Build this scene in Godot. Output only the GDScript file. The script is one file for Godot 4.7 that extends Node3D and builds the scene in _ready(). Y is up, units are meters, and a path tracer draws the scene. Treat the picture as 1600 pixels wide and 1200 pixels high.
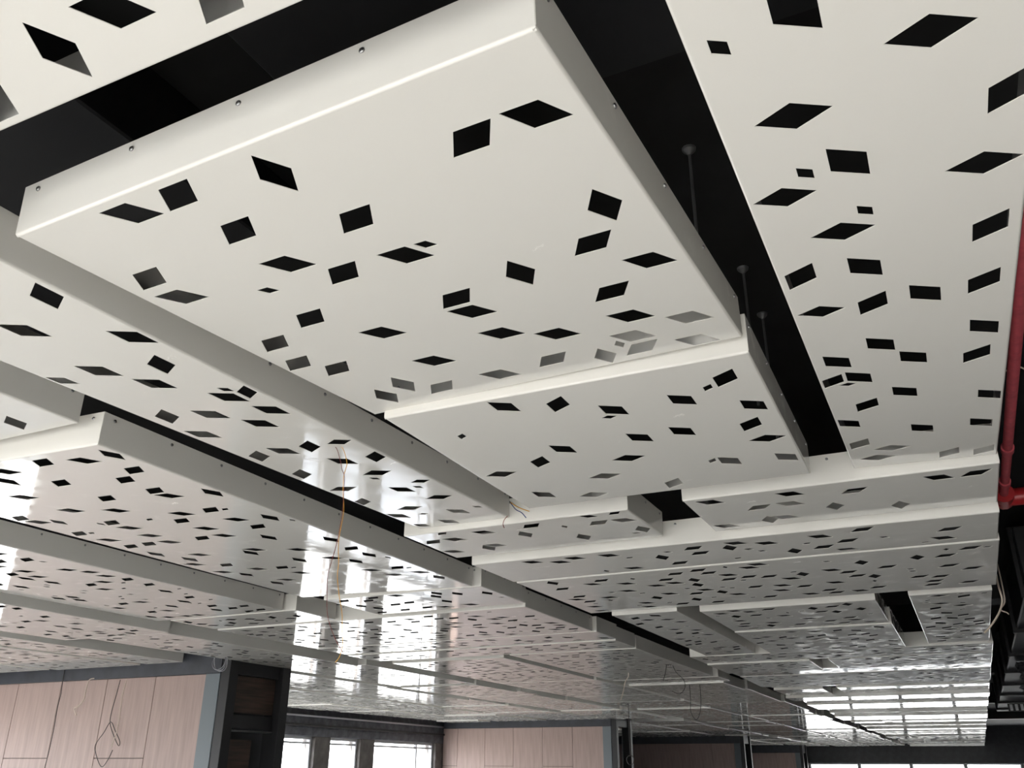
extends Node3D
# Exhibition-hall ceiling of perforated white metal trays. Metres, y up. The tray grid runs along x and -z;
# "u" coordinates are taken from the camera's eye in units of S metres.

const S := 1.05
const EYE := 1.65
const LIP := 0.124
const SHEET := 0.0016
const BEND := 0.007
const SIDE := 0.078

var M := {}
var lip_cache := {}
var face_cache := {}
var used := {}
var screw_mesh: Mesh
var rng := RandomNumberGenerator.new()

# hole tables of the trays near the lens: x, z on the tray, which of the three rhombi, size
var HOLES := {
	"A": [[-0.338, 0.597, 0, 1.00], [-0.205, 0.597, 2, 1.00], [0.014, 0.559, 1, 1.00], [-0.195, 0.439, 2, 1.00], [0.053, 0.352, 2, 1.00], [-0.199, 0.276, 0, 1.00], [-0.114, 0.179, 2, 1.00], [0.060, 0.176, 0, 1.00], [0.125, 0.194, 0, 0.42], [-0.325, 0.200, 0, 0.42], [-0.527, 0.382, 2, 1.00], [-0.532, 0.279, 0, 1.00], [0.401, 0.468, 2, 1.00], [0.536, 0.472, 0, 1.00], [0.534, 0.143, 1, 1.00], [0.453, 0.015, 2, 1.00], [0.540, -0.122, 0, 1.00], [0.405, -0.224, 2, 1.00], [0.250, -0.027, 1, 1.00], [0.050, -0.065, 2, 1.00], [0.049, -0.147, 0, 1.00], [-0.225, -0.137, 0, 1.00], [0.053, -0.301, 0, 1.00], [0.184, -0.381, 0, 1.00], [0.398, -0.377, 0, 1.00], [0.531, -0.462, 0, 1.00], [-0.337, 0.028, 2, 1.00], [-0.522, -0.047, 2, 1.00], [-0.558, -0.186, 2, 1.00], [-0.485, -0.274, 2, 1.00], [-0.207, -0.369, 0, 1.00], [-0.089, -0.556, 0, 1.00], [0.097, -0.534, 2, 1.00], [0.360, -0.498, 0, 1.00], [0.355, -0.584, 2, 1.00], [0.308, -0.531, 1, 0.40], [0.242, -0.587, 1, 1.00], [0.509, -0.613, 0, 1.00], [-0.388, -0.477, 1, 1.00], [-0.297, -0.556, 2, 1.00], [-0.490, -0.533, 1, 1.00]],
	"B": [[-0.193, 0.513, 1, 1.00], [-0.027, 0.461, 2, 1.00], [0.119, 0.341, 1, 1.00], [0.085, 0.290, 0, 0.42], [0.343, 0.332, 1, 1.00], [0.440, 0.393, 2, 0.42], [0.504, 0.441, 2, 1.00], [0.540, 0.197, 1, 1.00], [0.497, 0.033, 2, 1.00], [0.522, -0.126, 0, 1.00], [0.270, 0.064, 1, 1.00], [0.118, 0.064, 1, 1.00], [-0.172, 0.065, 1, 1.00], [-0.305, -0.031, 2, 1.00], [0.013, -0.126, 0, 1.00], [-0.140, -0.291, 0, 1.00], [-0.445, 0.332, 2, 0.42], [-0.504, -0.101, 0, 1.00], [-0.459, -0.422, 1, 1.00], [-0.267, -0.507, 0, 1.00], [0.083, -0.490, 2, 1.00], [0.290, -0.282, 2, 0.42], [0.349, -0.309, 1, 1.00], [0.550, -0.352, 1, 1.00]],
	"C": [[-0.084, 1.087, 1, 1.00], [-0.204, 1.053, 1, 0.42], [0.098, 0.955, 0, 1.00], [0.213, 0.759, 2, 1.00], [-0.125, 0.835, 0, 1.00], [-0.052, 0.658, 1, 1.00], [-0.131, 0.653, 1, 0.42], [0.178, 0.552, 0, 1.00], [-0.181, 0.585, 0, 1.00], [-0.039, 0.471, 1, 0.42], [0.194, 0.304, 2, 1.00], [-0.090, 0.404, 0, 1.00], [-0.203, 0.233, 2, 1.00], [-0.061, 0.224, 1, 1.00], [0.186, 0.043, 2, 1.00], [0.059, 0.031, 1, 1.00], [-0.061, 0.023, 2, 1.00], [-0.184, 0.025, 0, 1.00], [0.191, -0.231, 1, 1.00], [-0.063, -0.246, 1, 1.00], [0.175, -0.419, 2, 1.00], [0.014, -0.375, 1, 1.00], [-0.186, -0.330, 1, 1.00], [-0.215, -0.479, 2, 1.00], [-0.141, -0.476, 1, 1.00], [-0.177, -0.523, 0, 0.40], [-0.023, -0.653, 1, 1.00], [0.214, -0.776, 1, 1.00], [-0.140, -0.734, 2, 1.00], [-0.213, -0.903, 1, 1.00], [0.012, -1.047, 1, 1.00], [0.195, -1.057, 1, 1.00], [-0.203, -1.155, 2, 1.00], [-0.100, -1.247, 0, 1.00], [-0.157, -1.356, 0, 1.00], [0.092, -1.386, 2, 1.00], [0.208, -1.398, 2, 1.00]],
	"D": [[0.192, 1.021, 2, 1.00], [-0.017, 0.916, 1, 1.00], [0.199, 0.766, 1, 1.00], [0.131, 0.600, 2, 1.00], [-0.058, 0.643, 1, 1.00], [0.011, 0.502, 1, 1.00], [-0.208, 0.639, 1, 1.00], [0.163, 0.375, 1, 0.42], [0.129, 0.322, 1, 1.00], [0.206, 0.331, 2, 1.00], [-0.025, 0.230, 1, 1.00], [0.060, 0.091, 1, 1.00], [0.172, 0.176, 1, 1.00], [-0.163, 0.279, 2, 1.00], [-0.184, 0.092, 1, 1.00], [-0.175, -0.187, 2, 1.00], [-0.058, -0.179, 1, 1.00], [0.057, -0.179, 2, 1.00], [0.179, -0.185, 0, 1.00], [0.061, -0.379, 1, 1.00], [0.199, -0.388, 2, 1.00], [-0.178, -0.445, 2, 1.00], [0.091, -0.565, 0, 1.00], [0.041, -0.629, 1, 0.42], [-0.159, -0.696, 0, 1.00], [-0.202, -0.908, 2, 1.00], [0.183, -0.745, 0, 1.00], [0.131, -0.814, 1, 0.42], [0.052, -0.817, 1, 1.00], [0.129, -0.996, 0, 1.00], [-0.079, -1.099, 0, 1.00], [-0.076, -1.220, 0, 0.42], [-0.197, -1.198, 1, 1.00], [0.087, -1.253, 1, 1.00], [0.202, -1.221, 1, 0.42], [-0.044, -1.408, 1, 1.00], [0.144, -1.450, 0, 1.00], [-0.196, -1.416, 1, 1.00]],
	"TL": [[-0.092, -0.536, 1, 1.00], [0.058, -0.513, 0, 1.00], [0.227, -0.565, 2, 1.00], [-0.308, -0.577, 2, 1.00]],
	"E": [[0.275, 1.352, 2, 1.00], [0.440, 1.312, 0, 1.00], [0.595, 1.323, 1, 1.00], [0.526, 1.154, 2, 1.00], [0.393, 1.072, 2, 1.00], [0.110, 1.134, 2, 1.00], [0.100, 0.897, 2, 1.00], [0.386, 0.912, 2, 1.00], [0.386, 0.831, 0, 1.00], [0.592, 0.803, 1, 1.00], [-0.226, 1.042, 0, 1.00], [-0.219, 0.807, 0, 1.00], [-0.022, 0.733, 0, 1.00], [0.217, 0.585, 0, 1.00], [0.389, 0.590, 2, 1.00], [0.458, 0.576, 2, 0.42], [0.380, 0.415, 0, 1.00], [0.122, 0.486, 2, 1.00], [-0.003, 0.558, 2, 0.42], [-0.222, 0.575, 2, 1.00], [-0.292, 0.576, 1, 0.42], [-0.223, 0.471, 0, 1.00], [0.124, 0.330, 0, 1.00], [0.034, 1.327, 0, 1.00], [-0.078, 1.234, 1, 1.00], [-0.566, 0.792, 2, 1.00], [-0.549, 0.710, 0, 1.00], [-0.455, 0.675, 1, 1.00], [-0.557, 0.470, 2, 1.00], [-0.487, 0.458, 2, 0.42], [-0.529, 0.314, 0, 1.00], [-0.247, 0.314, 0, 1.00], [-0.535, 0.163, 2, 1.00], [-0.397, 0.176, 2, 1.00], [-0.261, 0.172, 0, 1.00], [-0.038, 0.180, 2, 1.00], [0.105, 0.185, 0, 1.00], [-0.553, -0.027, 1, 1.00], [-0.335, -0.121, 0, 1.00], [-0.472, -0.194, 1, 1.00], [-0.550, -0.312, 0, 1.00], [-0.385, -0.389, 2, 1.00], [-0.548, -0.546, 0, 1.00], [0.552, 0.388, 1, 1.00], [0.619, 0.314, 1, 0.42], [0.387, 0.273, 2, 1.00], [0.291, 0.075, 1, 1.00], [0.038, -0.122, 0, 1.00], [-0.034, -0.178, 1, 1.00], [0.258, -0.201, 0, 1.00], [0.103, -0.415, 1, 1.00], [0.560, -0.066, 1, 1.00], [-0.125, -0.555, 2, 1.00], [-0.061, -0.577, 2, 0.42], [-0.285, -0.538, 0, 1.00], [-0.468, -0.655, 1, 1.00], [-0.116, -0.715, 0, 1.00], [-0.338, -0.868, 0, 1.00], [-0.465, -0.936, 1, 1.00], [0.541, -0.271, 2, 1.00], [0.543, -0.433, 1, 1.00], [0.381, -0.548, 1, 1.00], [0.603, -0.522, 1, 0.42], [0.309, -0.435, 0, 1.00], [0.507, -0.775, 2, 1.00], [0.569, -0.797, 2, 0.42], [0.327, -0.789, 0, 1.00], [0.563, -0.929, 0, 1.00], [0.380, -0.946, 0, 1.00], [0.593, -1.101, 1, 1.00]],
	"F": [[0.398, 0.192, 0, 1.00], [0.530, 0.193, 2, 1.00], [0.074, 0.141, 2, 1.00], [-0.174, 0.205, 0, 1.00], [-0.027, -0.068, 1, 1.00], [0.232, -0.165, 1, 1.00], [-0.197, 0.056, 0, 1.00], [-0.258, -0.161, 0, 1.00], [-0.506, 0.221, 0, 1.00], [-0.333, 0.051, 2, 1.00], [-0.537, -0.210, 0, 1.00], [-0.330, -0.177, 1, 1.00]],
	"K": [[0.388, 0.235, 0, 1.00], [0.512, 0.237, 2, 1.00], [0.387, 0.110, 2, 1.00], [0.511, 0.104, 0, 1.00], [0.076, 0.188, 2, 1.00], [-0.017, 0.054, 1, 1.00], [0.215, 0.111, 1, 0.40], [0.224, -0.114, 1, 1.00], [0.537, -0.090, 1, 1.00], [0.488, -0.150, 0, 0.42], [-0.384, 0.236, 2, 1.00], [-0.186, 0.173, 0, 1.00], [-0.512, 0.106, 2, 1.00], [-0.384, 0.107, 0, 1.00], [-0.312, -0.125, 1, 1.00], [-0.253, -0.090, 0, 1.00], [-0.520, -0.127, 0, 1.00]],
	"I": [[0.438, -0.570, 2, 1.00], [0.426, -0.427, 1, 1.00], [0.064, -0.603, 0, 1.00]],
}
var WIRES := {
	"red": [[-1.9604, 1.0605, -2.4009], [-1.8869, 1.0636, -2.4024], [-1.855, 1.001, -2.405], [-1.846, 0.971, -2.405], [-1.832, 0.941, -2.405], [-1.829, 0.882, -2.405], [-1.828, 0.814, -2.405], [-1.839, 0.714, -2.405], [-1.857, 0.639, -2.405], [-1.866, 0.597, -2.405], [-1.862, 0.533, -2.405], [-1.852, 0.465, -2.405], [-1.818, 0.396, -2.405], [-1.778, 0.344, -2.405]],
	"yellow": [[-1.9404, 1.061, -2.4109], [-1.867, 1.064, -2.4124], [-1.835, 1.001, -2.415], [-1.837, 0.973, -2.415], [-1.843, 0.945, -2.415], [-1.84, 0.887, -2.415], [-1.83, 0.817, -2.415], [-1.841, 0.717, -2.415], [-1.833, 0.639, -2.415], [-1.834, 0.596, -2.415], [-1.819, 0.527, -2.415], [-1.803, 0.474, -2.415], [-1.795, 0.412, -2.415], [-1.79, 0.365, -2.415], [-1.799, 0.332, -2.415], [-1.813, 0.317, -2.415]],
	"end_yellow": [[-1.775, 1.156, -3.612], [-1.751, 1.138, -3.612], [-1.718, 1.119, -3.612], [-1.678, 1.102, -3.612]],
	"end_blue": [[-1.775, 1.153, -3.612], [-1.748, 1.119, -3.612], [-1.718, 1.1, -3.612], [-1.695, 1.073, -3.612]],
	"end_red": [[-1.77, 1.08, -3.57], [-1.786, 1.064, -3.57], [-1.793, 1.044, -3.57], [-1.786, 1.025, -3.57]],
	"mid_a": [[-2.78, 1.024, -9.45], [-2.78, 1.234, -9.45], [-2.79, 1.09, -9.45], [-2.813, 0.962, -9.45], [-2.846, 0.873, -9.45]],
	"mid_b": [[-2.771, 1.024, -9.503], [-2.771, 1.095, -9.503], [-2.717, 0.963, -9.503], [-2.64, 0.883, -9.503], [-2.633, 0.8, -9.503], [-2.691, 0.745, -9.503], [-2.772, 0.773, -9.503]],
	"mid_loop": [[-3.136, 1.024, -11.55], [-3.136, 0.841, -11.55], [-3.146, 0.705, -11.55], [-3.119, 0.629, -11.55], [-3.073, 0.599, -11.55], [-3.025, 0.687, -11.55], [-3.004, 0.853, -11.55], [-3.004, 1.024, -11.55]],
	"white": [[-3.404, 1.024, -9.975], [-3.404, 0.983, -9.975], [-3.444, 0.929, -9.975], [-3.472, 0.828, -9.975], [-3.507, 0.733, -9.975]],
	"far_loop": [[-5.041, 1.024, -14.7], [-5.041, 0.948, -14.7], [-5.046, 0.625, -14.7], [-5.043, 0.259, -14.7], [-5.077, 0.231, -14.7], [-5.112, 0.174, -14.7], [-5.072, 0.098, -14.7], [-5.007, 0.117, -14.7], [-4.992, 0.202, -14.7], [-5.043, 0.25, -14.7]],
	"wall_a": [[-9.025, 1.051, -7.079], [-9.015, 0.88, -7.079], [-9.004, 0.745, -7.079], [-9.015, 0.612, -7.079], [-9.004, 0.382, -7.079], [-9.015, 0.125, -7.079], [-9.025, -0.001, -7.079], [-9.015, -0.157, -7.079]],
	"wall_b": [[-8.526, 0.897, -7.079], [-8.601, 0.879, -7.079], [-8.619, 0.767, -7.079], [-8.624, 0.682, -7.079], [-8.693, 0.611, -7.079], [-8.747, 0.593, -7.079], [-8.698, 0.527, -7.079]],
	"wall_c": [[-8.122, 0.869, -7.079], [-8.141, 0.721, -7.079], [-8.166, 0.561, -7.079], [-8.161, 0.435, -7.079], [-8.071, 0.308, -7.079], [-7.982, 0.215, -7.079], [-7.975, 0.258, -7.079], [-8.066, 0.358, -7.079], [-8.155, 0.447, -7.079], [-8.23, 0.341, -7.079], [-8.315, 0.236, -7.079], [-8.302, 0.155, -7.079], [-8.179, 0.014, -7.079], [-8.103, 0.075, -7.079], [-8.055, 0.173, -7.079]],
	"wall_d": [[-8.026, 0.866, -7.079], [-8.009, 0.685, -7.044], [-7.998, 0.495, -7.044], [-8.005, 0.339, -7.044], [-8.042, 0.197, -7.044]],
	"right_a": [[0.293, 1.152, -6.3], [0.292, 1.073, -6.3], [0.298, 0.994, -6.3], [0.28, 0.937, -6.3], [0.245, 0.881, -6.3], [0.191, 0.819, -6.3], [0.161, 0.794, -6.3]],
	"right_b": [[0.314, 1.221, -6.353], [0.316, 1.1, -6.352], [0.311, 0.982, -6.353], [0.277, 0.937, -6.353], [0.309, 0.916, -6.353], [0.317, 0.903, -6.352]],
}

func U(x: float, h: float, z: float) -> Vector3:
	return Vector3(x * S, EYE + h * S, z * S)

# ------------------------------------------------------------------ naming
func numbered(n: String) -> String:
	if not used.has(n):
		used[n] = 0
		return n
	used[n] += 1
	return "%s_%03d" % [n, used[n]]

func tag(o: Node, label: String, category: String, group := "") -> Node:
	o.set_meta("label", label)
	o.set_meta("category", category)
	if group != "":
		o.set_meta("group", group)
	return o

func thing(called: String, label: String, category: String, at := Vector3.ZERO, group := "") -> Node3D:
	var o := Node3D.new()
	o.name = numbered(called)
	add_child(o)
	o.position = at
	tag(o, label, category, group)
	return o

func setting(called: String, at := Vector3.ZERO) -> Node3D:
	var o := Node3D.new()
	o.name = called
	add_child(o)
	o.position = at
	o.set_meta("kind", "structure")
	return o

func put(called: String, mesh: Mesh, m: Material, parent: Node = null, at := Vector3.ZERO) -> MeshInstance3D:
	var o := MeshInstance3D.new()
	o.name = called if parent else numbered(called)
	o.mesh = mesh
	o.material_override = m
	o.position = at
	o.cast_shadow = GeometryInstance3D.SHADOW_CASTING_SETTING_ON
	(parent if parent else self).add_child(o, true)
	return o

# ------------------------------------------------------------------ geometry
func tri(st: SurfaceTool, a: Vector3, b: Vector3, c: Vector3, na: Vector3, nb: Vector3, nc: Vector3) -> void:
	if (b - a).cross(c - a).dot(na + nb + nc) > 0:
		var t := b
		b = c
		c = t
		t = nb
		nb = nc
		nc = t
	st.set_normal(na)
	st.add_vertex(a)
	st.set_normal(nb)
	st.add_vertex(b)
	st.set_normal(nc)
	st.add_vertex(c)

func quad(st: SurfaceTool, a: Vector3, b: Vector3, c: Vector3, d: Vector3, n: Vector3) -> void:
	tri(st, a, b, c, n, n, n)
	tri(st, a, c, d, n, n, n)

func begin() -> SurfaceTool:
	var st := SurfaceTool.new()
	st.begin(Mesh.PRIMITIVE_TRIANGLES)
	return st

# box with chamfered edges
func bevel_box(st: SurfaceTool, lo: Vector3, hi: Vector3, b := 0.004) -> void:
	var c := (lo + hi) * 0.5
	var e := (hi - lo) * 0.5
	b = minf(b, minf(e.x, minf(e.y, e.z)) * 0.45)
	for ax in 3:
		for s in [-1.0, 1.0]:
			var n := Vector3.ZERO
			n[ax] = s
			var i := (ax + 1) % 3
			var j := (ax + 2) % 3
			var p := []
			for k in [[-1, -1], [1, -1], [1, 1], [-1, 1]]:
				var v := Vector3.ZERO
				v[ax] = s * e[ax]
				v[i] = k[0] * (e[i] - b)
				v[j] = k[1] * (e[j] - b)
				p.append(c + v)
			quad(st, p[0], p[1], p[2], p[3], n)
	for ax in 3:
		var i := (ax + 1) % 3
		var j := (ax + 2) % 3
		for si in [-1.0, 1.0]:
			for sj in [-1.0, 1.0]:
				var n := Vector3.ZERO
				n[i] = si
				n[j] = sj
				n = n.normalized()
				var p := []
				for k in [[-1, 0], [1, 0], [1, 1], [-1, 1]]:
					var v := Vector3.ZERO
					v[ax] = k[0] * (e[ax] - b)
					v[i] = si * (e[i] - (b if k[1] == 1 else 0.0))
					v[j] = sj * (e[j] - (0.0 if k[1] == 1 else b))
					p.append(c + v)
				quad(st, p[0], p[1], p[2], p[3], n)
	for sx in [-1.0, 1.0]:
		for sy in [-1.0, 1.0]:
			for sz in [-1.0, 1.0]:
				var n := Vector3(sx, sy, sz).normalized()
				tri(st, c + Vector3(sx * e.x, sy * (e.y - b), sz * (e.z - b)), c + Vector3(sx * (e.x - b), sy * e.y, sz * (e.z - b)), c + Vector3(sx * (e.x - b), sy * (e.y - b), sz * e.z), n, n, n)

func box(lo: Vector3, hi: Vector3, b := 0.004) -> Mesh:
	var st := begin()
	bevel_box(st, Vector3(minf(lo.x, hi.x), minf(lo.y, hi.y), minf(lo.z, hi.z)), Vector3(maxf(lo.x, hi.x), maxf(lo.y, hi.y), maxf(lo.z, hi.z)), b)
	return st.commit()

func tube(points: Array, r: float, sides := 8, smooth := 4) -> Mesh:
	var path: Array[Vector3] = []
	for i in points.size() - 1:
		var a: Vector3 = points[maxi(i - 1, 0)]
		var b: Vector3 = points[i]
		var c: Vector3 = points[i + 1]
		var d: Vector3 = points[mini(i + 2, points.size() - 1)]
		for k in smooth:
			path.append(b.cubic_interpolate(c, a, d, float(k) / smooth))
	path.append(points[points.size() - 1])
	var st := begin()
	var side := Vector3.RIGHT
	var rings := []
	for i in path.size():
		var t: Vector3 = (path[mini(i + 1, path.size() - 1)] - path[maxi(i - 1, 0)]).normalized()
		if absf(t.dot(side)) > 0.95:
			side = Vector3.UP if absf(t.y) < 0.9 else Vector3.BACK
		side = (side - t * side.dot(t)).normalized()
		var up := t.cross(side)
		var ring := []
		for k in sides:
			ring.append(side * cos(TAU * k / sides) + up * sin(TAU * k / sides))
		rings.append(ring)
	for i in path.size() - 1:
		for k in sides:
			var l := (k + 1) % sides
			var n0: Vector3 = rings[i][k]
			var n1: Vector3 = rings[i][l]
			var n2: Vector3 = rings[i + 1][l]
			var n3: Vector3 = rings[i + 1][k]
			tri(st, path[i] + n0 * r, path[i] + n1 * r, path[i + 1] + n2 * r, n0, n1, n2)
			tri(st, path[i] + n0 * r, path[i + 1] + n2 * r, path[i + 1] + n3 * r, n0, n2, n3)
	for e in [0, path.size() - 1]:
		var n: Vector3 = (path[0] - path[1]).normalized() if e == 0 else (path[e] - path[e - 1]).normalized()
		for k in sides:
			tri(st, path[e], path[e] + rings[e][k] * r, path[e] + rings[e][(k + 1) % sides] * r, n, n, n)
	return st.commit()

func lathe(profile: Array, sides := 14) -> Mesh:      # profile of (radius, height) points, turned about y
	var st := begin()
	for i in profile.size() - 1:
		var a: Vector2 = profile[i]
		var b: Vector2 = profile[i + 1]
		var g := Vector2(b.y - a.y, a.x - b.x).normalized()
		for k in sides:
			var t0 := TAU * k / sides
			var t1 := TAU * (k + 1) / sides
			var d0 := Vector3(cos(t0), 0, sin(t0))
			var d1 := Vector3(cos(t1), 0, sin(t1))
			var n0 := d0 * g.x + Vector3.UP * g.y
			var n1 := d1 * g.x + Vector3.UP * g.y
			var p := [d0 * a.x + Vector3.UP * a.y, d1 * a.x + Vector3.UP * a.y, d1 * b.x + Vector3.UP * b.y, d0 * b.x + Vector3.UP * b.y]
			tri(st, p[0], p[1], p[2], n0, n1, n1)
			tri(st, p[0], p[2], p[3], n0, n1, n0)
	return st.commit()

# ------------------------------------------------------------------ trays
func rhombus(h: Array, turn: float) -> PackedVector2Array:      # h = x, z, which, size; edges at turn + 60 k degrees
	var s: float = SIDE * h[3]
	var a := deg_to_rad(turn + 60.0 * h[2])
	var b := a + PI / 3
	var ea := Vector2(cos(a), -sin(a)) * s
	var eb := Vector2(cos(b), -sin(b)) * s
	var o := Vector2(h[0], h[1]) - (ea + eb) * 0.5
	return PackedVector2Array([o, o + ea, o + ea + eb, o + eb])

func clear_of(q: PackedVector2Array, others: Array, gap: float) -> bool:
	var c := (q[0] + q[2]) * 0.5
	var grown: PackedVector2Array = q
	if gap > 0:
		grown = PackedVector2Array()
		for v in q:
			grown.append(v + (v - c).normalized() * gap)
	for o in others:
		var oc: Vector2 = (o[0] + o[2]) * 0.5
		if oc.distance_to(c) < SIDE * 2.2 and Geometry2D.intersect_polygons(grown, o).size() > 0:
			return false
	return true

func inside(q: PackedVector2Array, w: float, d: float, m: float) -> bool:
	for v in q:
		if absf(v.x) > w / 2 - m or absf(v.y) > d / 2 - m:
			return false
	return true

func scatter(w: float, d: float, turn: float, seed_: int, density := 25.0) -> Array:
	var r := RandomNumberGenerator.new()
	r.seed = seed_
	var out := []
	var want := int(w * d * density)
	for k in want * 8:
		if out.size() >= want:
			break
		var small := r.randf() < 0.16
		var h := [r.randf_range(-w / 2, w / 2), r.randf_range(-d / 2, d / 2), [0, 0, 1, 2, 2][r.randi() % 5], 0.42 if small else 1.0]
		var q := rhombus(h, turn)
		if inside(q, w, d, 0.022) and clear_of(q, out, 0.006 if r.randf() < 0.15 else 0.035):
			out.append(q)
	return out

# sheet with rhombic holes: trapezoids between vertical cuts, joined where the same two edges bound them
func face_mesh(w: float, d: float, holes: Array, lips: Array = []) -> Mesh:
	var hw := w / 2 - BEND
	var hd := d / 2 - BEND
	var ed := [[Vector2(-hw, -hd), Vector2(hw, -hd)], [Vector2(-hw, hd), Vector2(hw, hd)]]
	var spans := []
	var xs := [-hw, hw]
	for q: PackedVector2Array in holes:
		var ids := []
		var lo := 1e9
		var hi := -1e9
		for i in 4:
			var a: Vector2 = q[i]
			var b: Vector2 = q[(i + 1) % 4]
			xs.append(a.x)
			lo = minf(lo, a.x)
			hi = maxf(hi, a.x)
			if absf(a.x - b.x) > 1e-5:
				ids.append(ed.size())
				ed.append([a, b] if a.x < b.x else [b, a])
		spans.append([lo, hi, ids])
	xs.sort()
	var st := begin()
	var active := {}
	for k in xs.size():
		var now := {}
		if k < xs.size() - 1 and xs[k + 1] - xs[k] > 1e-5:
			var xm: float = (xs[k] + xs[k + 1]) * 0.5
			var cuts := []
			for sp in spans:
				if xm > sp[0] and xm < sp[1]:
					for id in sp[2]:
						var e: Array = ed[id]
						if xm > e[0].x and xm < e[1].x:
							cuts.append([along(e, xm), id])
			cuts.sort_custom(func(a, b): return a[0] < b[0])
			var below := 0
			for i in range(0, cuts.size() - 1, 2):
				now[Vector2i(below, cuts[i][1])] = true
				below = cuts[i + 1][1]
			now[Vector2i(below, 1)] = true
		elif k < xs.size() - 1:
			continue
		for key in active.keys():
			if not now.has(key):
				var xa: float = active[key]
				var xb: float = xs[k]
				var p := [Vector2(xa, along(ed[key.x], xa)), Vector2(xb, along(ed[key.x], xb)), Vector2(xb, along(ed[key.y], xb)), Vector2(xa, along(ed[key.y], xa))]
				for y in [0.0, SHEET]:
					var n := Vector3.DOWN if y == 0.0 else Vector3.UP
					quad(st, Vector3(p[0].x, y, p[0].y), Vector3(p[1].x, y, p[1].y), Vector3(p[2].x, y, p[2].y), Vector3(p[3].x, y, p[3].y), n)
				active.erase(key)
		for key in now:
			if not active.has(key):
				active[key] = xs[k]
	for q: PackedVector2Array in holes:
		var c := (q[0] + q[2]) * 0.5
		for i in 4:
			var a: Vector2 = q[i]
			var b: Vector2 = q[(i + 1) % 4]
			var n2 := (c - (a + b) * 0.5)
			var t := (b - a).normalized()
			n2 = (n2 - t * n2.dot(t)).normalized()
			quad(st, Vector3(a.x, 0, a.y), Vector3(b.x, 0, b.y), Vector3(b.x, SHEET, b.y), Vector3(a.x, SHEET, a.y), Vector3(n2.x, 0, n2.y))
	for l in lips:                                                # far trays: the folded lips in the same sheet
		st.append_from(l[0], 0, l[1])
	return st.commit()

func along(e: Array, x: float) -> float:
	return lerpf(e[0].y, e[1].y, clampf((x - e[0].x) / (e[1].x - e[0].x), 0, 1))

# folded edge of a tray: runs along x, its outside faces +z at z = 0
func lip_mesh(length: float) -> Mesh:
	var key := snappedf(length, 0.0005)
	if lip_cache.has(key):
		return lip_cache[key]
	var pts := []
	var nor := []
	for i in 5:
		var a := PI / 2 * i / 4.0
		pts.append(Vector2(-BEND + sin(a) * BEND, BEND - cos(a) * BEND))
		nor.append(Vector2(sin(a), -cos(a)))
	var st := begin()
	var l := length / 2 - 0.0012
	var strip := func(p: Vector2, q: Vector2, n: Vector2, m: Vector2):
		var v := [Vector3(-l, p.y, p.x), Vector3(l, p.y, p.x), Vector3(l, q.y, q.x), Vector3(-l, q.y, q.x)]
		var na := Vector3(0, n.y, n.x)
		var nb := Vector3(0, m.y, m.x)
		tri(st, v[0], v[1], v[2], na, na, nb)
		tri(st, v[0], v[2], v[3], na, nb, nb)
	for i in 4:
		strip.call(pts[i], pts[i + 1], nor[i], nor[i + 1])
	strip.call(pts[4], Vector2(0, LIP), Vector2(1, 0), Vector2(1, 0))
	strip.call(Vector2(0, LIP), Vector2(-SHEET, LIP), Vector2(0, 1), Vector2(0, 1))
	strip.call(Vector2(-SHEET, LIP), Vector2(-SHEET, BEND), Vector2(-1, 0), Vector2(-1, 0))
	strip.call(Vector2(-SHEET, BEND), Vector2(-BEND, SHEET), Vector2(-0.7, 0.7), Vector2(-0.7, 0.7))
	for s in [-1.0, 1.0]:
		quad(st, Vector3(s * l, BEND, 0), Vector3(s * l, LIP, 0), Vector3(s * l, LIP, -SHEET), Vector3(s * l, BEND, -SHEET), Vector3(s, 0, 0))
	var m: Mesh = st.commit()
	lip_cache[key] = m
	return m

func lip_places(w: float, d: float) -> Array:
	return [
		[w, Transform3D(Basis.IDENTITY, Vector3(0, 0, d / 2))],
		[d, Transform3D(Basis(Vector3.UP, PI / 2), Vector3(w / 2, 0, 0))],
		[w, Transform3D(Basis(Vector3.UP, PI), Vector3(0, 0, -d / 2))],
		[d, Transform3D(Basis(Vector3.UP, -PI / 2), Vector3(-w / 2, 0, 0))],
	]

# a tray: one sheet folded up on four sides. Sizes and centre in u coordinates, turns in degrees
func tray(label: String, group: String, cx: float, h: float, cz: float, w: float, d: float, turn: float, holes: Array, yaw := 0.0, tx := 0.0, tz := 0.0, screws := true) -> Node3D:
	w *= S
	d *= S
	var o := thing("ceiling_tray", label, "ceiling tray", U(cx, h, cz), group)
	o.basis = Basis(Vector3.UP, deg_to_rad(yaw)) * Basis(Vector3.RIGHT, deg_to_rad(tx)) * Basis(Vector3.BACK, deg_to_rad(tz))
	put("perforated_face", face_mesh(w, d, holes), M.white, o)
	for l in lip_places(w, d):
		var p := put("folded_lip", lip_mesh(l[0]), M.white, o)
		p.transform = l[1]
		if screws and (l[1].basis.z.z > 0.5 or l[1].basis.z.x > 0.5):      # fixings on the front and right lips
			var n := maxi(2, int(round((l[0] - 0.1) / 0.29)) + 1)
			for i in n:
				var s := put("screw", screw_mesh, M.steel, p)
				s.transform = Transform3D(Basis(Vector3.RIGHT, PI / 2), Vector3(lerpf(-l[0] / 2 + 0.05, l[0] / 2 - 0.05, float(i) / (n - 1)), LIP - 0.02, 0))
	return o

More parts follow.
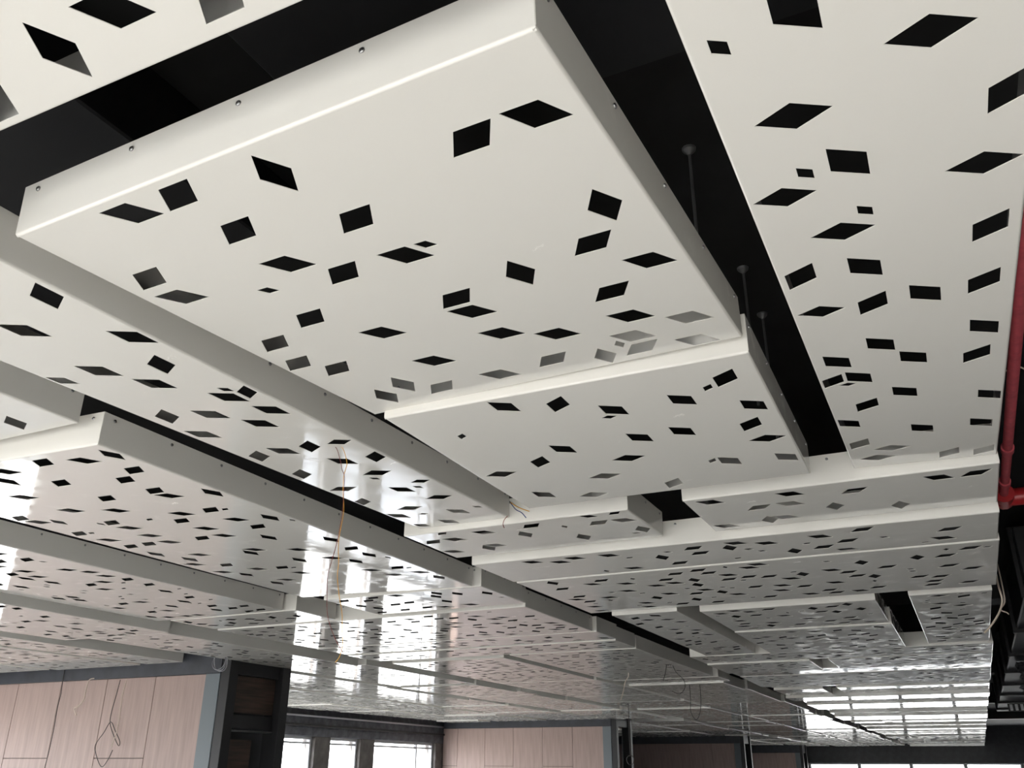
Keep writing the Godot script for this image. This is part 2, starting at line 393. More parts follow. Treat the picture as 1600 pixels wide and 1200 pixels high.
func shade_sheet(o: Node, w: float, d: float) -> void:      # added black sheet: the shade behind the holes, put into its colour
	var key := "felt %.3f %.3f" % [w, d]
	if not face_cache.has(key):
		face_cache[key] = box(Vector3(-w / 2 + 0.012, 0.011, -d / 2 + 0.012), Vector3(w / 2 - 0.012, 0.017, d / 2 - 0.012), 0.001)
	put("hole_shade_sheet", face_cache[key], M.shade_sheet, o)

func traced(key: String, w: float, d: float, turn: float) -> Array:
	var out := []
	for h in HOLES[key]:
		for f in [1.0, 0.94, 0.88, 0.8, 0.7, 0.6]:
			var q := rhombus([h[0], h[1], h[2], h[3] * f], turn)
			if inside(q, w * S, d * S, 0.009) and clear_of(q, out, 0.003):
				out.append(q)
				break
	return out

func plain_tray(label: String, group: String, x0: float, x1: float, z0: float, z1: float, h: float, turn: float, seed_: int, screws := false, density := 28.0, lined := true, tilt := 0.0) -> Node3D:
	var w := x1 - x0
	var d := z0 - z1
	var o := tray(label, group, (x0 + x1) / 2, h, (z0 + z1) / 2, w, d, turn, scatter(w * S, d * S, turn, seed_, density), 0, tilt, 0, screws)
	if lined:
		shade_sheet(o, w * S, d * S)
	return o

# far trays are one sheet each, a few cuts shared between those of one size
func far_tray(label: String, group: String, x0: float, x1: float, z0: float, z1: float, h: float, variant: int, tilt := 0.0) -> void:
	var w := (x1 - x0) * S
	var d := (z0 - z1) * S
	var key := "%.2f %.2f %d" % [w, d, variant]
	if not face_cache.has(key):
		var lips := []
		for l in lip_places(w, d):
			lips.append([lip_mesh(l[0]), l[1]])
		face_cache[key] = face_mesh(w, d, scatter(w, d, 0.0 if variant % 2 == 0 else -30.0, hash(key), 29.0), lips)
	var o := put("ceiling_tray", face_cache[key], M.white, null, U((x0 + x1) / 2, h, (z0 + z1) / 2))
	o.rotation.x = deg_to_rad(tilt)
	tag(o, label, "ceiling tray", group)
	shade_sheet(o, w, d)

# ------------------------------------------------------------------ materials
func noise_tex(freq: float, kind: int, seed_: int, size := 512, octaves := 4, lo := 0.0, hi := 1.0, as_normal := false, bump := 1.0) -> NoiseTexture2D:
	var n := FastNoiseLite.new()
	n.noise_type = kind
	n.frequency = freq
	n.seed = seed_
	n.fractal_octaves = octaves
	var t := NoiseTexture2D.new()
	t.width = size
	t.height = size
	t.seamless = true
	t.noise = n
	if as_normal:
		t.as_normal_map = true
		t.bump_strength = bump
	else:
		var g := Gradient.new()
		g.set_color(0, Color(lo, lo, lo))
		g.set_color(1, Color(hi, hi, hi))
		t.color_ramp = g
	return t

func mat(c: Color, rough := 0.6, metal := 0.0) -> StandardMaterial3D:
	var m := StandardMaterial3D.new()
	m.albedo_color = c
	m.roughness = rough
	m.metallic = metal
	return m

func mottled(c: Color, lo: float, rough: float, scale: Vector3, seed_: int, freq := 0.01) -> StandardMaterial3D:
	var m := mat(c, rough)
	m.albedo_texture = noise_tex(freq, FastNoiseLite.TYPE_SIMPLEX_SMOOTH, seed_, 512, 5, lo, 1.0)
	m.uv1_triplanar = true
	m.uv1_world_triplanar = true
	m.uv1_scale = scale
	return m

func materials() -> void:
	var w := mat(Color(0.885, 0.875, 0.85), 1.0)
	var smear := noise_tex(0.007, FastNoiseLite.TYPE_SIMPLEX_SMOOTH, 5, 1024, 5, 0.03, 0.3)      # wiped and smeared lacquer
	smear.noise.domain_warp_enabled = true
	smear.noise.domain_warp_amplitude = 90.0
	smear.noise.domain_warp_frequency = 0.006
	smear.color_ramp.add_point(0.55, Color(0.06, 0.06, 0.06))
	w.roughness_texture = smear
	w.uv1_triplanar = true
	w.uv1_world_triplanar = true
	w.uv1_scale = Vector3(0.9, 0.9, 0.9)
	M.white = w
	M.shade_sheet = mat(Color(0.07, 0.07, 0.075), 0.95)  # near-black standing in for the unlit inside of the trays
	M.steel = mat(Color(0.62, 0.62, 0.62), 0.3, 1.0)
	M.slab = mottled(Color(0.1, 0.1, 0.105), 0.6, 0.75, Vector3(0.7, 0.7, 0.7), 11)
	M.black = mat(Color(0.1, 0.1, 0.11), 0.5)
	M.duct = mottled(Color(0.17, 0.17, 0.18), 0.6, 0.45, Vector3(0.8, 0.8, 0.8), 12)
	M.rod = mat(Color(0.45, 0.45, 0.45), 0.5, 0.6)
	M.red = mat(Color(0.7, 0.14, 0.16), 0.35)
	M.red_dull = mottled(Color(0.84, 0.35, 0.39), 0.8, 0.6, Vector3(3, 3, 3), 21)
	M.band = mottled(Color(0.24, 0.25, 0.28), 0.8, 0.5, Vector3(0.8, 0.8, 0.8), 13)
	M.soffit = mottled(Color(0.38, 0.39, 0.42), 0.6, 0.5, Vector3(0.9, 0.9, 0.9), 23)
	M.post = mat(Color(0.42, 0.45, 0.47), 0.5)
	M.pier = mottled(Color(0.42, 0.4, 0.39), 0.7, 0.8, Vector3(0.6, 0.6, 0.6), 14)
	M.wood = mottled(Color(0.69, 0.6, 0.57), 0.86, 0.55, Vector3(3.0, 0.18, 3.0), 15, 0.012)
	M.wood_dark = mottled(Color(0.34, 0.27, 0.23), 0.6, 0.6, Vector3(0.3, 4.0, 0.3), 16, 0.012)
	M.floor = mottled(Color(0.735, 0.73, 0.72), 0.8, 0.8, Vector3(0.25, 0.25, 0.25), 17)
	M.tile = mottled(Color(0.74, 0.73, 0.71), 0.9, 0.05, Vector3(0.5, 0.5, 0.5), 22)
	M.frame = mat(Color(0.7, 0.7, 0.71), 0.4)
	M.foil = mat(Color(0.75, 0.75, 0.77), 0.3, 0.9)
	M.wall = mottled(Color(0.3, 0.3, 0.31), 0.8, 0.8, Vector3(0.4, 0.4, 0.4), 18)
	M.grille = mat(Color(0.85, 0.85, 0.85), 0.4)
	var g := mat(Color(1, 1, 1, 0.06), 0.02)
	g.transparency = BaseMaterial3D.TRANSPARENCY_ALPHA
	M.glass = g
	M.plastic = mat(Color(0.5, 0.5, 0.52), 0.25)
	M.sheet = mat(Color(0.33, 0.33, 0.34), 0.4)
	M.wire_red = mat(Color(0.45, 0.17, 0.15), 0.5)
	M.wire_yellow = mat(Color(0.85, 0.62, 0.18), 0.5)
	M.wire_blue = mat(Color(0.12, 0.2, 0.45), 0.5)
	M.wire_dark = mat(Color(0.2, 0.17, 0.17), 0.5)
	M.wire_pale = mat(Color(0.78, 0.72, 0.66), 0.5)

# ------------------------------------------------------------------ building
func window(n: int, at: Vector3, turn: float, w: float, lo: float, hi: float, mullions: Array, transom: float) -> void:
	var o := setting("window_%d" % n, at)
	o.rotation.y = turn
	var b := 0.05
	for y in [lo, hi - b]:
		put("frame_bar", box(Vector3(-w / 2, y, -0.04), Vector3(w / 2, y + b, 0.04)), M.frame, o)
	for x in [-w / 2, w / 2 - b]:
		put("frame_bar", box(Vector3(x, lo + b, -0.04), Vector3(x + b, hi - b, 0.04)), M.frame, o)
	for x in mullions:
		put("mullion", box(Vector3(x - b / 2, lo + b, -0.035), Vector3(x + b / 2, hi - b, 0.035)), M.frame, o)
	if transom > 0:
		put("transom", box(Vector3(-w / 2 + b, hi - transom, -0.032), Vector3(w / 2 - b, hi - transom + 0.035, 0.032)), M.frame, o)
	var xs := [-w / 2 + b]
	for x in mullions:
		xs.append(x)
	xs.append(w / 2 - b)
	for i in xs.size() - 1:
		put("pane", box(Vector3(xs[i] + 0.01, lo + b, -0.003), Vector3(xs[i + 1] - 0.01, hi - b, 0.003), 0.0005), M.glass, o)

func core(n: int, xr: float, zf: float, zb: float, panels: Array, low: float, left := -10.58) -> void:
	var o := setting("wall_core_%d" % n)
	var slab_y := EYE + 1.64 * S
	var x1 := xr * S
	var z0 := zf * S
	var z1 := zb * S
	var xl := left * S
	var yb := EYE + low * S
	put("bulkhead_band", box(Vector3(xl, yb, z0), Vector3(x1 - 0.012, slab_y, z0 - 0.12)), M.band, o)
	put("backing", box(Vector3(xl, 0, z0 - 0.06), Vector3(x1 - 0.2, yb, z0 - 0.12)), M.black, o)
	put("corner_trim", box(Vector3(x1 - 0.21, 0, z0 - 0.005), Vector3(x1 - 0.018, yb, z0 - 0.1)), M.post, o)
	put("corner_post", box(Vector3(x1 - 0.016, 0, z0 - 0.012), Vector3(x1 + 0.1, slab_y, z0 - 0.14)), M.black, o)
	put("rear_post", box(Vector3(x1 - 0.1, 0, z1 + 0.13), Vector3(x1 + 0.1, slab_y, z1)), M.black, o)
	put("side_beam", box(Vector3(x1 - 0.02, yb, z0 - 0.14), Vector3(x1 + 0.06, slab_y, z1 + 0.13)), M.black, o)
	if n == 1:
		put("side_panel", box(Vector3(x1 - 0.03, EYE + 0.5 * S, z0 - 0.15), Vector3(x1 + 0.02, yb - 0.002, z1 + 0.14)), M.wood_dark, o)
		put("side_rail", box(Vector3(x1 - 0.05, EYE + 0.36 * S, z0 - 0.15), Vector3(x1 + 0.03, EYE + 0.48 * S, z1 + 0.14)), M.duct, o)
		put("side_rail", box(Vector3(x1 - 0.04, EYE + 0.33 * S, z0 - 0.15), Vector3(x1 + 0.045, EYE + 0.345 * S, z1 + 0.14)), M.steel, o)
		put("side_panel", box(Vector3(x1 - 0.04, 0, z0 - 0.15), Vector3(x1 + 0.01, EYE + 0.26 * S, z0 - 0.55)), M.wood_dark, o)
		put("rear_wall", box(Vector3(xl, 0, z1 + 0.1), Vector3(x1 - 0.11, slab_y, z1)), M.wall, o)
	var px := x1 - 0.214
	var k := 0
	while px > xl + 0.1:
		var w: float = panels[0] if k == 0 else panels[1]
		var a := maxf(px - w * S, xl)
		var seam := EYE + 0.09 * S
		if k % 2 == 1:
			put("cladding_panel", box(Vector3(a + 0.003, seam + 0.003, z0 - 0.03), Vector3(px - 0.003, yb - 0.002, z0 - 0.06), 0.002), M.wood, o)
			put("cladding_panel", box(Vector3(a + 0.003, 0.01, z0 - 0.03), Vector3(px - 0.003, seam - 0.003, z0 - 0.06), 0.002), M.wood, o)
		else:
			put("cladding_panel", box(Vector3(a + 0.003, 0.01, z0 - 0.03), Vector3(px - 0.003, yb - 0.002, z0 - 0.06), 0.002), M.wood, o)
		px = a
		k += 1

func wire(called: String, key: String, r: float, m: Material, label: String, group := "") -> void:
	var pts := []
	var top := Vector3(WIRES[key][0][0], WIRES[key][0][1] + EYE, WIRES[key][0][2])
	for p in WIRES[key]:
		pts.append(Vector3(p[0], p[1] + EYE, p[2]) - top)
	var o := put(called, tube(pts, r, 6, 4), m, null, top)
	tag(o, label, "wire", group)

func _ready() -> void:
	# ---------------- camera, sky, exposure
	var cam := Camera3D.new()
	cam.name = "camera"
	add_child(cam)
	cam.fov = 47.049
	cam.position = Vector3(0, EYE, 0)
	cam.basis = Basis(Vector3.UP, 0.456017) * Basis(Vector3.RIGHT, 0.41318745) * Basis(Vector3.BACK, 0.0061588)
	cam.near = 0.05
	cam.far = 200.0
	cam.current = true
	var env := Environment.new()
	var sky := Sky.new()
	var sm := ProceduralSkyMaterial.new()
	sm.sky_top_color = Color(0.86, 0.9, 0.96)
	sm.sky_horizon_color = Color(0.96, 0.97, 0.98)
	sm.ground_horizon_color = Color(0.86, 0.86, 0.86)
	sm.ground_bottom_color = Color(0.7, 0.7, 0.69)
	sm.sun_angle_max = 0.1
	sky.sky_material = sm
	env.background_mode = Environment.BG_SKY
	env.sky = sky
	env.background_energy_multiplier = 3.0
	env.ambient_light_source = Environment.AMBIENT_SOURCE_DISABLED
	env.tonemap_mode = Environment.TONE_MAPPER_LINEAR
	env.tonemap_exposure = 4.8
	env.sdfgi_enabled = true
	env.ssao_enabled = true
	env.ssil_enabled = true
	var we := WorldEnvironment.new()
	we.name = "environment"
	we.environment = env
	add_child(we)
	# low sun behind the photographer: it lights the floor through the back windows, and the floor lights the trays
	var sun := DirectionalLight3D.new()
	sun.name = "sun"
	add_child(sun)
	sun.basis = Basis(Vector3.UP, deg_to_rad(-12.0)) * Basis(Vector3.RIGHT, deg_to_rad(-26.5))
	sun.light_color = Color(1.0, 0.985, 0.955)
	sun.light_energy = 2.4
	sun.light_angular_distance = 1.5
	sun.shadow_enabled = true
	materials()
	screw_mesh = lathe([Vector2(0.0062, 0.0), Vector2(0.006, 0.0022), Vector2(0.0042, 0.0038), Vector2(0.0022, 0.0042), Vector2(0.002, 0.0024), Vector2(0.0, 0.0022)], 10)

	# ---------------- room shell
	var zn := 2.8
	var zf := -40.2 * S
	var xl := -10.6 * S
	var xr := 5.0
	var slab_y := EYE + 1.66 * S
	put("floor", box(Vector3(xl - 0.4, -0.25, zn + 0.4), Vector3(xr + 0.3, 0, zf - 0.4), 0.01), M.floor).set_meta("kind", "structure")
	var tiles := setting("floor_tiles")
	for i in 6:
		for k in 12:
			put("tile", box(Vector3(xl + 0.05 + i * 1.0, 0, -7.3 - k * 1.0), Vector3(xl + 1.047 + i * 1.0, 0.012, -8.297 - k * 1.0), 0.001), M.tile, tiles)
	put("ceiling", box(Vector3(xl - 0.4, slab_y, zn + 0.4), Vector3(xr + 0.3, slab_y + 0.3, zf - 0.4), 0.01), M.slab).set_meta("kind", "structure")
	put("wall_right", box(Vector3(xr, 0, zn), Vector3(xr + 0.25, slab_y, zf), 0.01), M.wall).set_meta("kind", "structure")
	# left facade: dark bulkhead over piers and windows
	var head := EYE + 0.54 * S
	var wl := setting("wall_left")
	put("bulkhead", box(Vector3(xl - 0.3, head, zn), Vector3(xl, slab_y, zf), 0.01), M.soffit, wl)
	put("bulkhead_rail", box(Vector3(xl, EYE + 0.7 * S, zn), Vector3(xl + 0.06, EYE + 0.74 * S, zf), 0.005), M.duct, wl)
	put("bulkhead_foil", box(Vector3(xl, EYE + 0.86 * S, zn), Vector3(xl + 0.05, EYE + 0.89 * S, zf), 0.005), M.foil, wl)
	put("sill", box(Vector3(xl - 0.3, 0, zn), Vector3(xl, 0.1, zf), 0.01), M.pier, wl)
	var bays := [[-1.2, -3.6], [-4.0, -6.3], [-6.75, -9.3], [-9.55, -13.72], [-14.18, -15.12], [-15.6, -17.95], [-19.4, -21.8], [-29.4, -31.8]]
	var last := zn / S
	var n := 1
	for b in bays:
		put("pier", box(Vector3(xl - 0.3, 0.1, last * S), Vector3(xl, head, b[0] * S), 0.008), M.pier, wl)
		last = b[1]
		var w: float = (b[0] - b[1]) * S
		var mu := [] if w < 1.2 else [w * 0.22]
		window(n, Vector3(xl - 0.12, 0, (b[0] + b[1]) / 2 * S), PI / 2, w, 0.1, head, mu, 0.13)
		n += 1
	put("pier", box(Vector3(xl - 0.3, 0.1, last * S), Vector3(xl, head, zf), 0.008), M.pier, wl)
	# far facade
	var head2 := EYE + 0.35 * S
	var wf := setting("wall_front")
	put("bulkhead", box(Vector3(xl - 0.3, head2, zf), Vector3(xr + 0.25, slab_y, zf - 0.3), 0.01), M.duct, wf)
	put("sill", box(Vector3(xl - 0.3, 0, zf), Vector3(xr + 0.25, 0.1, zf - 0.3), 0.01), M.pier, wf)
	put("pier", box(Vector3(xl - 0.3, 0.1, zf), Vector3(-6.2 * S, head2, zf - 0.3), 0.01), M.pier, wf)
	var edge := -6.2 * S
	while edge < xr - 0.5:
		window(n, Vector3(edge + 0.975, 0, zf - 0.12), 0, 1.95, 0.1, head2, [], 0.0)
		put("pier", box(Vector3(edge + 1.95, 0.1, zf), Vector3(edge + 2.0, head2, zf - 0.3), 0.008), M.pier, wf)
		n += 1
		edge += 2.0
	# facade behind the photographer
	var wb := setting("wall_back")
	put("bulkhead", box(Vector3(xl - 0.3, head, zn), Vector3(xr + 0.25, slab_y, zn + 0.3), 0.01), M.band, wb)
	put("sill", box(Vector3(xl - 0.3, 0, zn), Vector3(xr + 0.25, 0.2, zn + 0.3), 0.01), M.pier, wb)
	edge = xl
	while edge < 0.2:
		var w := minf(3.2, xr - edge)
		put("pier", box(Vector3(edge - 0.3, 0.2, zn), Vector3(edge + 0.25, head, zn + 0.3), 0.008), M.pier, wb)
		window(n, Vector3(edge + 0.25 + (w - 0.55) / 2, 0, zn + 0.12), 0, w - 0.55, 0.2, head, [0.0], 0.0)
		n += 1
		edge += w
	put("pier", box(Vector3(edge - 0.3, 0.2, zn), Vector3(xr + 0.25, head, zn + 0.3), 0.008), M.pier, wb)
	# clad cores along the left facade
	core(1, -6.4, -6.75, -7.66, [0.675, 0.68], 0.845, -9.9)
	core(2, -6.62, -18.2, -19.2, [0.675, 0.68], 0.845)
	core(3, -6.25, -28.2, -29.2, [0.675, 0.68], 0.78)
	core(4, -6.2, -38.2, -39.2, [0.675, 0.68], 0.7)
	# black beams and duct runs under the slab
	var bm := setting("trim_1")
	put("beam", box(U(-1.2, 1.46, -0.7), U(4.6, 1.7, -1.51), 0.006), M.black, bm)
	put("beam", box(U(-3.2, 1.42, 0.4), U(-1.62, 1.7, -1.75), 0.006), M.black, bm)
	for z in [-9.0, -16.0, -23.0, -30.0]:
		put("beam", box(U(-10.5, 1.42, z), U(4.6, 1.7, z - 0.35), 0.006), M.black, bm)

	# ---------------- trays
	var near := "perforated trays near the viewer"
	tray("large square white tray with crisp black rhombic holes and a bright front edge", near, -0.985, 1.03, -1.542, 1.192, 1.253, 0.0, traced("A", 1.192, 1.253, 0.0), -1.515, 2.246, 0.502)
	tray("square white tray set just below the back edge of the large square tray", near, -0.948, 1.02, -2.734, 1.15, 1.118, -30.0, traced("B", 1.15, 1.118, -30.0), 0.64, -0.436, 0.138)
	tray("long narrow white tray beside the red pipe, across a black gap from the square trays", near, 0.016, 1.02, -2.05, 0.486, 2.814, -30.0, traced("C", 0.486, 2.814, -30.0), 0.541, 1.484, -1.5)
	tray("long narrow grey-sided white tray alongside the large square tray, wires hanging from it", near, -1.915, 1.0, -2.071, 0.463, 2.81, -30.0, traced("D", 0.463, 2.81, -30.0), 1.3, 1.676, 0.454)
	tray("long glossy smeared white tray with a bright front corner, a black gap beside it", near, -3.096, 1.0, -3.23, 1.222, 2.721, 0.0, traced("E", 1.222, 2.721, 0.0), 1.19, 0.145, -0.96)
	tray("white tray ahead of the large square tray's front edge, with few big holes", near, -1.02, 1.03, -0.126, 1.21, 1.2, 0.0, traced("TL", 1.21, 1.2, 0.0))
	tray("white tray whose corner stops just above the front lip of the long smeared tray", near, -3.095, 1.045, -1.185, 1.21, 1.27, -30.0, traced("I", 1.21, 1.27, -30.0))
	tray("half-depth white tray closing the narrow tray by the red pipe", near, -0.3345, 1.02, -3.744, 1.167, 0.552, 0.0, traced("F", 1.167, 0.552, 0.0))
	tray("half-depth white tray behind the narrow grey-sided tray, beside a black opening", near, -1.7155, 1.015, -3.735, 1.117, 0.51, 0.0, traced("K", 1.117, 0.51, 0.0))
	plain_tray("wide half-depth white tray crossing behind the two half-depth trays", near, -2.215, 0.25, -4.05, -4.55, 0.985, 0.0, 101, true, 22)
	plain_tray("wide full-depth white tray with dense holes, second wide one from the red pipe", near, -2.2, 0.257, -4.56, -5.72, 0.98, 0.0, 102, true, 28)
	var mid := "trays in the middle of the hall"
	plain_tray("narrow white tray between the long black gap and a dark slot", mid, -2.06, -1.61, -5.75, -8.19, 0.96, -30.0, 103, true)
	plain_tray("square white tray with a pale front lip between two dark slots", mid, -1.48, -0.4, -5.83, -6.79, 0.96, 0.0, 104, true, 32)
	plain_tray("white tray tucked behind the square tray between two dark slots", mid, -1.48, -0.385, -6.82, -8.18, 0.952, -30.0, 105, true)
	plain_tray("narrow white tray at the open right edge of the ceiling, beside a dark slot", mid, -0.213, 0.235, -5.83, -8.18, 0.97, -30.0, 106, true, 32)
	plain_tray("small white tray continuing the long smeared tray", mid, -3.6, -2.46, -4.62, -5.24, 0.993, 0.0, 107, true)
	plain_tray("long white tray left of the smeared tray, its grey side under a thin black line", mid, -5.3, -4.13, -1.3, -4.86, 1.0, 0.0, 108, true, 28)
	plain_tray("short white tray ending the long tray left of the smeared one", mid, -5.2, -4.04, -4.89, -5.34, 1.0, -30.0, 109)
	plain_tray("wide white tray with a pale front lip, behind the ends of the hanging wires", mid, -5.2, -2.53, -5.38, -6.6, 0.995, 0.0, 110, true, 29)
	plain_tray("wide half-depth white tray stepping out behind the wide tray by the black gap", mid, -5.2, -2.5, -6.62, -7.08, 0.993, -30.0, 111)
	plain_tray("wide half-depth white tray with a thin bright front edge by the black gap", mid, -5.2, -2.52, -7.1, -7.6, 0.985, 0.0, 112)
	plain_tray("long white tray along the black gap with loose dark wires below it", mid, -3.75, -2.52, -7.63, -10.3, 0.98, 0.0, 113, false, 31)
	plain_tray("white tray with a grey side and a thin black slot above it", mid, -5.12, -3.87, -7.75, -10.1, 0.975, -30.0, 114, false, 31)
	plain_tray("white tray behind the one with the thin black slot", mid, -5.12, -3.85, -10.13, -12.4, 0.975, 0.0, 115, false, 31)
	var left := "trays over the clad core walls"
	plain_tray("white tray in the column that ends at the wood-clad wall", left, -6.55, -5.42, -1.6, -5.1, 0.955, 0.0, 116)
	plain_tray("short white tray ending against the wood-clad wall", left, -6.33, -5.5, -5.14, -7.7, 0.962, -30.0, 117)
	plain_tray("narrow white tray above the dark band of the wood-clad wall", left, -7.33, -6.85, -2.4, -6.68, 0.955, 0.0, 118)
	plain_tray("white tray above the dark band at the wood-clad wall, hanging wires below", left, -8.62, -7.42, -2.8, -6.68, 0.95, 0.0, 119)
	plain_tray("white tray above the wood-clad wall near the left windows", left, -9.95, -8.75, -2.8, -6.68, 0.955, -30.0, 120)
	far_field()
	fittings()

func ordinal(n: int) -> String:
	var ones := ["", "first", "second", "third", "fourth", "fifth", "sixth", "seventh", "eighth", "ninth", "tenth", "eleventh", "twelfth", "thirteenth", "fourteenth", "fifteenth", "sixteenth", "seventeenth", "eighteenth", "nineteenth", "twentieth"]
	if n <= 20:
		return ones[n]
	return (["", "", "twenty", "thirty", "forty"][n / 10] + "-" + ones[n % 10]) if n % 10 else ["", "", "twentieth", "thirtieth", "fortieth"][n / 10]

func far_field() -> void:
	rng.seed = 77
	# right-hand group: wide rows, some split by a dark slot
	var z := -8.22
	var i := 0
	var h := 0.955
	while z > -39.2:
		var d: float = [0.56, 0.86, 0.56, 1.15][i % 4] if z > -14 else [1.15, 0.56, 1.15][i % 3]
		h = 0.955 + [0.0, -0.014, 0.006, -0.006, 0.012][i % 5] * (1.0 if z > -11.0 else 2.6)
		var lean := rng.randf_range(-0.4, 0.4) if z > -10.0 else rng.randf_range(-1.1, 0.5)
		if i % 4 == 1 or i % 7 == 5:
			var cut: float = [-1.25, -0.55, -1.6, -0.9][(i / 2) % 4]
			far_tray("white perforated tray in the %s distant row, between the long black gap and a slot" % ordinal(i + 1), "split trays of the distant rows", -2.2, cut, z, z - d, h, i % 3, lean)
			far_tray("white perforated tray in the %s distant row, between a slot and the open edge" % ordinal(i + 1), "split trays of the distant rows", cut + 0.16, 0.26, z, z - d, h + 0.008, (i + 1) % 3, lean)
		else:
			far_tray("unbroken wide white perforated tray forming the %s distant row" % ordinal(i + 1), "wide trays of the distant rows", -2.21, 0.26, z, z - d, h, i % 3, lean)
		z -= d + (0.015 if i % 5 != 3 else 0.14)
		i += 1
	# left-hand group: columns of long trays between the cores
	var column := 0
	for c in [[-3.72, -2.52, -10.33], [-5.1, -3.84, -12.43], [-6.5, -5.4, -7.75], [-7.9, -6.72, -7.75], [-9.2, -8.05, -7.75], [-10.4, -9.35, -7.75]]:
		z = c[2]
		column += 1
		var place := 1
		i = int(absf(c[0]) * 10)
		while z > -38.6:
			var d: float = [2.3, 1.15, 0.56, 1.15, 2.3][i % 5]
			var z1 := z - d
			if c[0] < -6.3:
				for k in [[-18.15, -19.25], [-28.15, -29.25], [-38.15, -39.25]]:      # the columns stop at the cores
					if z > k[0] and z1 < k[0]:
						z1 = k[0]
					elif z <= k[0] and z > k[1]:
						z = k[1]
						z1 = z - d
			if z - z1 > 0.3:
				far_tray("white perforated tray, %s along the %s distant column from the long black gap" % [ordinal(place), ordinal(column)], "trays of the distant columns", c[0], c[1] + [0.0, 0.05, -0.03][i % 3], z, z1, 0.97 + [0.0, 0.007, -0.007, 0.003][i % 4], i % 3, rng.randf_range(-0.35, 0.35))
				place += 1
			z = z1 - 0.015
			i += 1

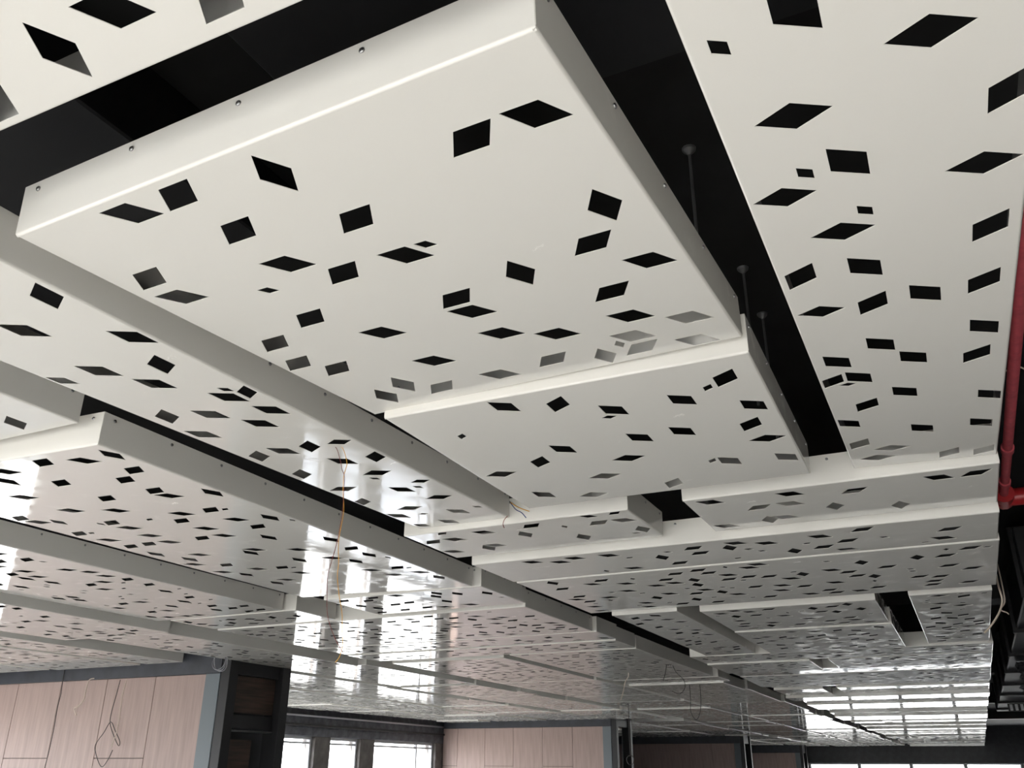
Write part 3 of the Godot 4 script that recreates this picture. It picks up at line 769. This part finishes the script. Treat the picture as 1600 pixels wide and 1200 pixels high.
func fittings() -> void:
	# threaded hanger rods with their anchor plates
	for p in [[-0.455, -2.086, "thin grey hanger rod over the back corner of the large square tray"], [-0.462, -2.82, "thin grey hanger rod over the middle of the second square tray's side"], [-0.47, -3.2, "thin grey hanger rod over the back of the second square tray"]]:
		var o := thing("hanger_rod", p[2], "rod", U(p[0], 1.66, p[1]), "hanger rods in the black gap")
		put("rod", tube([Vector3.ZERO, Vector3(0, -0.56, 0)], 0.005, 8, 1), M.rod, o)
		put("anchor_plate", lathe([Vector2(0.0, -0.03), Vector2(0.01, -0.018), Vector2(0.02, -0.008), Vector2(0.022, 0.0), Vector2(0.0, 0.0)], 12), M.rod, o)
	# red sprinkler pipes
	var pipe := thing("sprinkler_pipe", "red sprinkler pipe running along the ceiling's open edge with a branch to the side", "pipe", U(0.303, 1.15, -4.47))
	put("main_run", tube([Vector3(0.0, 0, 3.6), Vector3(0, 0, -0.02)], 0.019, 14, 1), M.red_dull, pipe)
	put("branch", tube([Vector3(-0.03, 0, 0), Vector3(2.4, 0.0, 0)], 0.042, 14, 1), M.red, pipe)
	for z in [0.25, 0.75]:
		put("coupling", tube([Vector3(0, 0, z), Vector3(0, 0, z + 0.05)], 0.025, 14, 1), M.red_dull, pipe)
	put("tee", tube([Vector3(0, 0, 0.09), Vector3(0, 0, -0.05)], 0.045, 14, 1), M.red, pipe)
	put("cable_tie", tube([Vector3(0.03, -0.03, 1.55), Vector3(0.05, 0.0, 1.55), Vector3(0.03, 0.035, 1.55), Vector3(-0.02, 0.03, 1.55)], 0.003, 6), M.wire_pale, pipe)
	# dark services beyond the trays' edge
	var d := thing("air_duct", "black sheet metal duct hanging beside the open edge of the ceiling", "duct", U(0.8, 1.3, -12.0))
	put("casing", box(Vector3(-0.35, -0.2, 5.5), Vector3(0.6, 0.25, -9.0), 0.01), M.duct, d)
	for k in 8:
		put("flange", box(Vector3(-0.38, -0.23, 5.4 - k * 1.9), Vector3(0.63, 0.27, 5.36 - k * 1.9), 0.004), M.black, d)
	var gr := thing("air_grille", "pale slatted air grille beside the open edge of the ceiling", "grille", U(0.78, 0.97, -18.0))
	put("grille_frame", box(Vector3(-0.2, 0.0, -0.02), Vector3(0.9, 0.13, -0.05), 0.004), M.duct, gr)
	for k in 12:
		put("slat", box(Vector3(-0.17 + k * 0.085, 0.012, -0.02), Vector3(-0.125 + k * 0.085, 0.118, 0.0), 0.003), M.grille, gr)
	var coil := thing("cable_coil", "coil of grey plastic conduit tied at the top corner of the wood-clad core", "coil", U(-6.3, 0.93, -6.62))
	for k in 3:
		var ring := []
		for a in 13:
			ring.append(Vector3(cos(TAU * a / 12) * (0.085 + 0.008 * k), sin(TAU * a / 12) * (0.09 - 0.006 * k), 0.012 * k + 0.02 * sin(TAU * a / 12 + k)))
		put("loop", tube(ring, 0.006, 6, 3), M.plastic, coil)
	# torn plastic sheets caught on the services at the open edge
	for k in 3:
		var pl: Array = [[0.0, 0.6, 0.965, -8.6], [0.0, 0.62, 0.965, -11.3], [0.0, 0.74, 0.965, -14.2]][k]
		var fl := FastNoiseLite.new()
		fl.seed = 40 + k
		fl.frequency = 9.0
		var sh := begin()
		for side in [0.0, 0.004]:
			for i in 8:
				for j in 8:
					var q := []
					for c in [[0, 0], [1, 0], [1, 1], [0, 1]]:
						var a: float = (i + c[0]) / 8.0
						var b: float = (j + c[1]) / 8.0
						var taper := 0.5 + 0.5 * sin(b * 2.2 + k)
						q.append(Vector3((a - 0.5) * 0.2 * taper + fl.get_noise_2d(b, a) * 0.06, -b * 0.2, fl.get_noise_2d(a, b) * 0.12 + side))
					var nn: Vector3 = (q[1] - q[0]).cross(q[2] - q[0]).normalized()
					quad(sh, q[0], q[1], q[2], q[3], nn if side > 0 else -nn)
		tag(put("plastic_sheet", sh.commit(), M.sheet, null, U(pl[1], pl[2] + 0.14, pl[3])), ["torn grey plastic sheet nearest the red pipe, drooping beside the ceiling's open edge", "torn grey plastic sheet between two others beside the black duct", "torn grey plastic sheet farthest along the black duct"][k], "plastic sheet", "torn sheets on the services")
	# wires
	wire("hanging_wire", "red", 0.0011, M.wire_red, "thin red wire hanging from a hole of the narrow grey-sided tray")
	wire("hanging_wire", "yellow", 0.0012, M.wire_yellow, "thin yellow wire hanging from a hole of the narrow grey-sided tray")
	wire("wire_end", "end_yellow", 0.002, M.wire_yellow, "yellow wire end poking out behind the narrow grey-sided tray")
	wire("wire_end", "end_blue", 0.002, M.wire_blue, "blue wire end poking out behind the narrow grey-sided tray")
	wire("wire_end", "end_red", 0.0018, M.wire_red, "red wire end drooping below the narrow grey-sided tray")
	wire("hanging_wire", "mid_a", 0.004, M.wire_dark, "straight dark wire hanging under the long tray by the black gap", "dark wires in mid hall")
	wire("hanging_wire", "mid_b", 0.003, M.wire_dark, "curled dark wire hanging under the long tray by the black gap", "dark wires in mid hall")
	wire("hanging_wire", "mid_loop", 0.004, M.wire_dark, "loop of dark wire hanging like a U from the distant trays", "dark wires in mid hall")
	wire("hanging_wire", "white", 0.005, M.wire_pale, "short white wire hanging from the distant trays")
	wire("hanging_wire", "far_loop", 0.006, M.wire_dark, "long dark wire with a round loop at its end")
	wire("hanging_wire", "wall_a", 0.004, M.wire_dark, "long dark wire hanging straight down in front of the wood-clad wall")
	wire("hanging_wire", "wall_b", 0.005, M.wire_pale, "short bent pale wire in front of the wood-clad wall")
	wire("hanging_wire", "wall_c", 0.004, M.wire_dark, "looped brown wire hanging in front of the wood-clad wall")
	wire("hanging_wire", "wall_d", 0.004, M.wire_pale, "slack pale wire beside the looped brown one at the wood-clad wall")
	wire("loose_cable", "right_a", 0.006, M.wire_pale, "pale loose cable drooping at the open edge of the ceiling")
	wire("loose_cable", "right_b", 0.004, M.wire_pale, "thin frayed cable knotted at the open edge of the ceiling")
